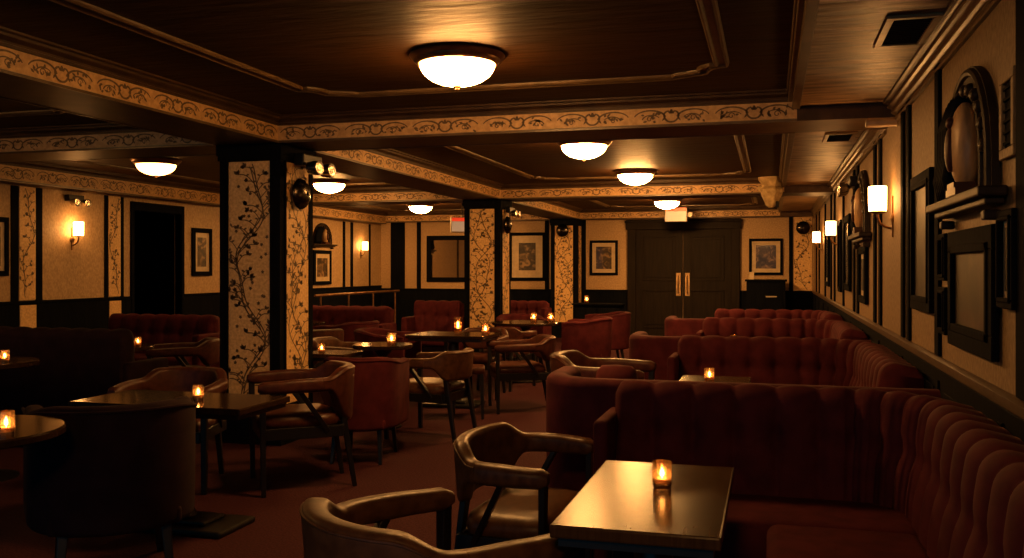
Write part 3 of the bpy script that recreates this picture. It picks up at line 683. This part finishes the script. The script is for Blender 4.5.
CAND = [(-.325, 2.87, .74, 'candle in faceted glass on the nearest booth table', None),
        (-.355, 5.62, .74, 'candle on the booth table behind the nearest tufted sofa back', None),
        (-.32, 8.45, .74, 'candle tip glinting above the second tufted sofa back', None),
        (-3.01, 4.37, .70, 'candle on the dark rectangular table behind the near tub chair', None),
        (-2.715, 2.76, .80, 'candle with tall flame on the round table at the left edge', (1, 1, 1.15)),
        (-4.93, 5.0, .79, 'small candle on the round table before the dark left bench', None),
        (-5.30, 6.82, .74, 'tiny candle glow behind the dark left bench', None),
        (-3.775, 7.28, .68, 'candle on the small table just right of the nearest pillar', None),
        (-3.22, 7.52, .74, 'candle between the two leather armchairs in mid room', (1.35, 1.35, 1.35)),
        (-3.08, 8.90, .74, 'taller candle at the left on the square pedestal table', (1.3, 1.3, 2.2)),
        (-2.80, 8.95, .74, 'candle at the right on the square pedestal table', (1.4, 1.4, 1.4)),
        (-2.87, 11.2, .74, 'left candle on the round table by the far red chairs', (1.4, 1.4, 1.5)),
        (-2.66, 11.25, .74, 'right candle on the round table by the far red chairs', (1.4, 1.4, 1.5)),
        (-5.58, 10.42, .74, 'candle beside the pillar edge among the far left chairs', (1.3, 1.3, 1.3)),
        (-3.38, 17.25, .75, 'candle on the dark sideboard at the far wall', (1.6, 1.6, 1.8))]
for x, y, z, lb, s in CAND: place('candle', make_candle, lb, (x, y, z), 0, GC, s)

# ------------------------------------------------------------------ leather armchair (faces +x)
def upath(r, xf, n=16, xa=-.02): return join(line((xf, -r), (xa, -r), 4), arcpts(xa, 0, r, 1.5 * PI, .5 * PI, n), line((xa, r), (xf, r), 4))
def make_armchair(leather, deep=False):
    t = thing('leather_armchair', '', 'armchair')
    r = .295; full = join(line((.29, -.285), (.12, -.30), 5), line((.12, -.30), (-.02, -r), 5), arcpts(-.02, 0, r, 1.5 * PI, .5 * PI, 44), line((-.02, r), (.12, .30), 5), line((.12, .30), (.29, .285), 5)); n = len(full)
    def prof(i):
        f = 1 - abs(2 * i / (n - 1) - 1); k = sstep((f - .50) / .20)
        return .682 + .056 * k - .010 * (1 - sstep(f / .3)), .600 - .105 * k - ((.10 * sstep((f - .5) / .3)) if deep else 0), .035 + .004 * k, .018 * k
    def sect(i0, end):
        def sec(j, L):
            i = i0 + j; zt, zb, th, ln = prof(i); sh = 1 if not (i in (0, n - 1)) else .72
            return [(a + ln * (z - zb) / (zt - zb), z) for a, z in rrect(-th * sh, th * sh, zb + (1 - sh) * .05, zt - (1 - sh) * .05, .026, 5)]
        return sec
    a, b = 14, n - 15
    MB().sweep(full[:a + 1], sect(0, 0)).build('armrest', M[leather], t, smooth=True)
    back = MB().sweep(full[a:b + 1], sect(a, 0)).build('backrest', M[leather], t, smooth=True)
    MB().sweep(full[b:], sect(b, 0)).build('armrest', M[leather], t, smooth=True)
    pip = MB(); pts = []
    for i in range(a, b + 1):
        zt, zb, th, ln = prof(i); p, q = full[i - 1], full[i + 1]; tx, ty = q[0] - p[0], q[1] - p[1]; l = math.hypot(tx, ty)
        pts.append((full[i][0] - ty / l * (th * .93 + ln), full[i][1] + tx / l * (th * .93 + ln), zt - .018))
    pip.tube(pts, .005, 6)
    pip.build('piping', M[leather], back, smooth=True)
    for s in (-1, 1):
        MB().bar((.255, s * .285, 0), (.262, s * .287, .625), .030, .034, .038, .042).build('front_leg', M['chairwood'], t, bevel=.005)
        MB().bar((-.335, s * .20, 0), (-.245, s * .185, .53), .028, .032, .040, .044).build('rear_leg', M['chairwood'], t, bevel=.005)
        MB().bar((-.15, s * .255, .36), (.05, s * .296, .63), .03, .032).build('arm_support', M['chairwood'], t, bevel=.004)
    MB().box(-.25, .27, -.262, -.232, .32, .39).box(-.25, .27, .232, .262, .32, .39).box(.235, .265, -.262, .262, .32, .39).box(-.26, -.23, -.235, .235, .32, .39).build('seat_rail', M['chairwood'], t, bevel=.004)
    rings = []
    for z, g in ((.375, -.02), (.385, .0), (.42, .008), (.452, -.004), (.468, -.05), (.472, -.13)):
        rings.append([(.02 + (.255 + g) * math.copysign(abs(math.cos(a)) ** .35, math.cos(a)), (.25 + g) * math.copysign(abs(math.sin(a)) ** .35, math.sin(a)), z) for a in [2 * PI * (k + .5) / 36 for k in range(36)]])
    MB().loft(rings).build('seat', M[leather], t, smooth='all')
    return t
GA = 'leather armchairs'
def ach(label, x, y, deg, kind='leather', scale=None, deep=False): return place('ac%s%d' % (kind, deep), lambda: make_armchair(kind, deep), label, (x, y, 0), math.radians(deg), GA, scale)
ach('leather armchair cut by the bottom edge, nearest the camera', -.965, 2.55, 54, 'leatherbr', (1.0, 1.12, 1))
ach('leather armchair drawn up to the nearest booth table', -.975, 3.66, -4, 'leatherbr', (.71, 1.16, 1))
ach('leather armchair behind the curved sofa end, facing the second booth table', -1.10, 6.32, 0, 'leather', (1.05, 1.08, 1.12))
ach('leather armchair with deep back at the dark rectangular table, beside the red tub chair', -3.0, 5.45, 218, 'leather', (1.0, 1.0, 1.06), True)
ach('leather armchair behind the dark rectangular table, left of the nearest pillar', -3.76, 5.2, 285, 'leather')
ach('leather armchair with glowing rim just right of the nearest pillar', -3.95, 8.12, 0, 'leatherbr')
ach('leather armchair with gold lit rim right of the small candle table', -2.78, 7.32, 172, 'leatherbr')
ach('leather armchair in the open floor right of the square pedestal table', -2.44, 8.93, 205, 'leather')
ach('leather armchair behind the square pedestal table', -3.12, 9.72, 270, 'leather')
ach('dark leather armchair behind the left bench by the tiny candle', -5.45, 7.62, 215, 'leather')
ach('leather armchair left of the glowing rim chair, by the pillar edge', -5.0, 9.45, 140, 'leather')
ach('leather armchair before the far round table with two candles', -3.05, 10.50, 85, 'leather')

# ------------------------------------------------------------------ upholstered tub chair (faces +x)
def make_tub(mat):
    t = thing('tub_chair', '', 'armchair')
    path = join(line((.25, -.31), (-.03, -.29), 4), arcpts(-.03, 0, .29, 1.5 * PI, .5 * PI, 22), line((-.03, .29), (.25, .31), 4)); n = len(path)
    def sec(i, s):
        f = 1 - abs(2 * i / (n - 1) - 1); k = sstep((f - .18) / .5)
        zt = .735 + .045 * k; fl = .02 * k
        e = .6 if i in (0, n - 1) else 1.
        return [(a + fl * max(0, (z - .4) / .4), z) for a, z in rrect(-.045 * e, .035 * e, .25 + (1 - e) * .03, zt - (1 - e) * .04, .03, 5)]
    sh = MB().sweep(path, sec).build('shell', M[mat], t, smooth=True)
    top = []
    for i, p in enumerate(path):
        f = 1 - abs(2 * i / (n - 1) - 1); k = sstep((f - .18) / .5); a = path[max(i - 1, 0)]; b = path[min(i + 1, n - 1)]
        tx, ty = b[0] - a[0], b[1] - a[1]; l = math.hypot(tx, ty); top.append((p[0] - ty / l * (.034 + .02 * k), p[1] + tx / l * (.034 + .02 * k),   .735 + .045 * k - .022))
    MB().tube(top, .007, 6).build('piping', M[mat], sh, smooth=True)
    MB().box(-.26, .27, -.25, .25, .25, .33).build('seat_base', M[mat], t, bevel=.02, bseg=3, smooth=True)
    rings = []
    for z, g in ((.33, -.015), (.345, .0), (.40, .006), (.44, -.006), (.455, -.05), (.46, -.12)):
        rings.append([(.03 + (.25 + g) * math.copysign(abs(math.cos(a)) ** .4, math.cos(a)), (.243 + g) * math.copysign(abs(math.sin(a)) ** .4, math.sin(a)), z) for a in [2 * PI * (k + .5) / 36 for k in range(36)]])
    MB().loft(rings).build('seat_cushion', M[mat], t, smooth='all')
    for sx, sy in ((1, 1), (1, -1), (-1, 1), (-1, -1)):
        MB().bar((.22 * sx + .03 * sx, .2 * sy + .01 * sy, 0), (.2 * sx, .19 * sy, .26), .026, .026, .042, .042).build('leg', M['chairwood'], t, bevel=.004)
    return t
GU = 'upholstered tub chairs'
def tub(label, x, y, deg, mat='velvet', scale=None): return place('tub' + mat, lambda: make_tub(mat), label, (x, y, 0), math.radians(deg), GU, scale)
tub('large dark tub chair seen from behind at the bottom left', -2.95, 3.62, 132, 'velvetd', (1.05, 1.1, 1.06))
tub('red tub chair seen from behind, standing alone in mid floor', -2.93, 6.34, 100, 'velvet', (1, .86, 1))
tub('red tub chair left of the square pedestal table', -3.85, 8.95, 5)
tub('red tub chair right of the far round table, back to the aisle', -2.36, 11.85, 185)
tub('red tub chair farthest from the camera, nearest the double door', -2.33, 13.3, 200)
tub('red tub chair in front of the far left red bench', -4.95, 10.25, 165)
tub('red tub chair beyond the far round table', -3.3, 12.15, 290)

t = thing('low_stool', 'low dark stool in front of the armchair by the pedestal table', 'stool', (-2.78, 8.33, 0), .3)
MB().box(-.16, .16, -.16, .16, .42, .49).build('seat', M['leather'], t, bevel=.025, bseg=3, smooth=True)
for sx in (-1, 1):
    for sy in (-1, 1): MB().bar((sx * .14, sy * .14, 0), (sx * .13, sy * .13, .43), .026, .026, .034, .034).build('leg', M['chairwood'], t, bevel=.003)

# ------------------------------------------------------------------ tufted benches
def tufted_back(path, zs, zt, thick, w_=.176, lean=.07, rear=0.0):
    mb = MB(); L = [0]
    for i in range(1, len(path)): L.append(L[-1] + math.hypot(path[i][0] - path[i - 1][0], path[i][1] - path[i - 1][1]))
    tot = L[-1]; nn = round(tot / w_); w2 = tot / nn; zb = zs + (zt - zs) * .58; ff = -(thick * .62); rr = .055
    base = [(-.03, zt - .012, -.15, .99, .25)]
    for k in range(8):                                        # roll over the top edge
        a = PI / 2 + PI / 2 * k / 7 * 1.0; base.append((ff + rr * math.cos(a), zt - rr + rr * math.sin(a), math.cos(a), math.sin(a), .5 + .5 * k / 7))
    for k in range(1, 20):
        h = k / 19; base.append((ff - rr - lean * h, zt - rr - (zt - rr - zs + .03) * h, -1, 0, 1.))
    def sec(i, s):
        ph = (s / w2) % 1.; c = math.sin(PI * ph); d = min(ph, 1 - ph) * w2; e = sstep(min(s, tot - s) / .05 + .25)
        pts = [(rear, .12), (rear, zt - .06), (-.01, zt - .03)]
        for a, z, na, nz, wt in base:
            h = (zt - z) / (zt - zs)
            g = .036 * (c ** .5) * (1 - .38 * math.exp(-((z - zb) / .045) ** 2)) * (1 - .35 * max(0, h - .75) / .25)
            g -= .034 * math.exp(-((d / .028) ** 2 + ((z - zb) / .04) ** 2))
            g = wt * g - .05 * (1 - e)
            pts.append((a + na * g, z + nz * g))
        pts.append((ff - rr - lean * .5, .12))
        return pts
    mb.sweep(path, sec); return mb
def dense(path, step=.012):
    out = [path[0]]
    for i in range(1, len(path)):
        a, b = path[i - 1], path[i]; n = max(1, int(math.hypot(b[0] - a[0], b[1] - a[1]) / step)); out += line(a, b, n)[1:]
    return out
def make_booth(ylen, det=1.):
    # local: origin at the wall corner of the back (x = wall side 0, y = rear face 0); bench runs to -x and, along the wall, to -y
    t = thing('booth_sofa', '', 'sofa')
    W, r = 1.44, .50
    arc = arcpts(-r, -r, r, PI / 2, 0, 14)
    path = dense(join([(-W, 0)], arc, [(0, -ylen)]), .012 / det)
    tufted_back(path, .42, .90, .2).build('tufted_back', M['velvet'], t, smooth='all')
    b = MB().box(-W + .06, -.12, -.60, -.1, .0, .30).box(-.72, -.04, -ylen + .02, -.55, 0, .30)
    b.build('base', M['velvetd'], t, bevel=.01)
    MB().box(-W + .07, -.24, -.68, -.24, .30, .47).build('seat_cushion', M['velvet'], t, bevel=.04, bseg=4, smooth=True)
    n = max(1, round((ylen - .70) / .72)); d = (ylen - .70) / n
    for k in range(n): MB().box(-.78, -.25, -.695 - d * (k + 1) + .006, -.695 - d * k, .30, .475).build('seat_cushion', M['velvet'], t, bevel=.04, bseg=4, smooth=True)
    MB().box(-W - .045, -W + .015, -.46, -.03, .0, .78).build('arm', M['velvet'], t, bevel=.022, bseg=4, smooth=True)
    return t
BY = [4.26, 7.13, 9.74, 11.8]
BL = ['nearest tufted red booth sofa wrapping the corner at the right wall', 'second tufted red booth sofa along the right wall, behind a candlelit table',
      'third tufted red booth sofa along the right wall', 'farthest tufted red booth sofa along the right wall']
for k, y in enumerate(BY):
    yl = [3.3, 1.95, 1.70, 1.15][k]
    o = make_booth(yl, 1. if k == 0 else .7); o.location = (.765, y, 0); o['label'] = BL[k]; o['group'] = 'tufted booth sofas'
def make_curved():
    t = thing('curved_sofa', '', 'sofa')                     # origin at wall end of its rear face, sitting side +y
    path = dense(join([(-.02, .12), (-1.52, .12)], arcpts(-1.52, .40, .28, 1.5 * PI, PI, 12)[1:], [(-1.80, .72)]), .03); n = len(path)
    def sec(i, s):
        e = .55 if i == n - 1 else .85 if i == n - 2 else 1
        return rrect(-.075 * e, .05 * e, .06, .885 - .03 * (1 - e), .045, 5)
    b = MB().sweep(path, sec).build('curved_back', M['velvet'], t, smooth=True)
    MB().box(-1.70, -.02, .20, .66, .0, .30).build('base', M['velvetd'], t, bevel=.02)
    for k in range(2): MB().box(-1.72 + .85 * k, -.88 + .85 * k, .20, .72, .30, .47).build('seat_cushion', M['velvet'], t, bevel=.04, bseg=4, smooth=True)
    n2 = dense(join([(-.05, .205), (-1.50, .205)], arcpts(-1.50, .40, .195, 1.5 * PI, PI, 10)[1:], [(-1.695, .60)]), .02)
    tot = sum(math.hypot(n2[i][0] - n2[i - 1][0], n2[i][1] - n2[i - 1][1]) for i in range(1, len(n2))); w2 = tot / 12
    MB().sweep(n2, lambda i, s: rrect(-.035 - .03 * math.sin(PI * ((s / w2) % 1.)) ** .6, .02, .45, .74 + .012 * math.sin(PI * ((s / w2) % 1.)), .03, 4)).build('padded_lining', M['velvet'], t, smooth='all')
    return t
CL = ['red sofa with curved end, back to back with the nearest booth sofa', 'red sofa with curved end, back to back with the second booth sofa', 'red sofa with curved end, back to back with the third booth sofa']
for k in range(3): place('curved', make_curved, CL[k], (.73, BY[k] + .01, 0), 0, 'curved end booth sofas')
t = thing('bolster_cushion', 'round red bolster in the curved sofa end beside the leather armchair', 'cushion', (-.78, 4.80, .473), .0); t.scale = (.7, 1, 1)
MB().lathe([(.01, -.15), (.07, -.145), (.095, -.11), (.10, 0), (.095, .11), (.07, .145), (.01, .15)], 20, (0, 0, .34), 'x').build('cushion_body', M['velvet'], t, smooth='all')
MB().lathe([(.01, -.15), (.10, -.145), (.132, -.11), (.14, 0), (.132, .11), (.10, .145), (.01, .15)], 20, (0, .04, .14), 'x').build('lower_roll', M['velvet'], t, smooth='all')

def bench(label, x0, x1, y, deg, zt=.9, mat='velvet'):        # straight tufted bench, rear face at y; deg 0 faces -y, 180 faces +y
    w_ = x1 - x0; t = thing('tufted_bench', label, 'sofa', ((x0 + x1) / 2, y, 0), math.radians(deg), 'tufted benches in the left half')
    path = dense([(-w_ / 2, 0), (w_ / 2, 0)], .02)
    tufted_back(path, .42, zt, .18, .19).build('tufted_back', M[mat], t, smooth='all')
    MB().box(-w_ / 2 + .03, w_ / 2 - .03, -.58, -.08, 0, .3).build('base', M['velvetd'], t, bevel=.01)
    n = max(1, round(w_ / .7)); d = (w_ - .06) / n
    for k in range(n): MB().box(-w_ / 2 + .03 + d * k, -w_ / 2 + .03 + d * (k + 1) - .006, -.64, -.22, .3, .46).build('seat_cushion', M[mat], t, bevel=.04, bseg=4, smooth=True)
    for s in (-1, 1): MB().box(s * w_ / 2 - .05, s * w_ / 2 + .05, -.52, -.02, 0, .70).build('arm', M[mat], t, bevel=.03, bseg=4, smooth=True)
    return t
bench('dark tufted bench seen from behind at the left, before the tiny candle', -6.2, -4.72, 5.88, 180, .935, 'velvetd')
bench('dim red tufted bench along the left, behind the armchair and tiny candle', -7.35, -5.95, 9.1, 0, .88)
bench('far red tufted bench seen just right of the nearest pillar', -6.05, -4.82, 11.35, 0, .9)
bench('far red tufted bench directly left of the second pillar', -5.15, -4.40, 13.0, 0, .92)
bench('far red tufted bench beyond the second pillar, under the large print', -4.72, -3.95, 16.6, 0, .80)

# brass rail behind the far left seats
t = thing('brass_railing', 'brass railing on posts along the far left wall', 'railing', (-7.75, 16.6, 0))
MB().tube([(0, -1.9, .93), (0, 1.9, .93)], .025).build('handrail', M['bronze'], t, smooth=True)
for k in range(4): MB().lathe([(.05, 0), (.05, .015), (.018, .03), (.018, .90), (.026, .905), (.026, .92), (.004, .925)], 12, (0, -1.7 + k * 1.13, 0)).build('post', M['bronze'], t, smooth=True)
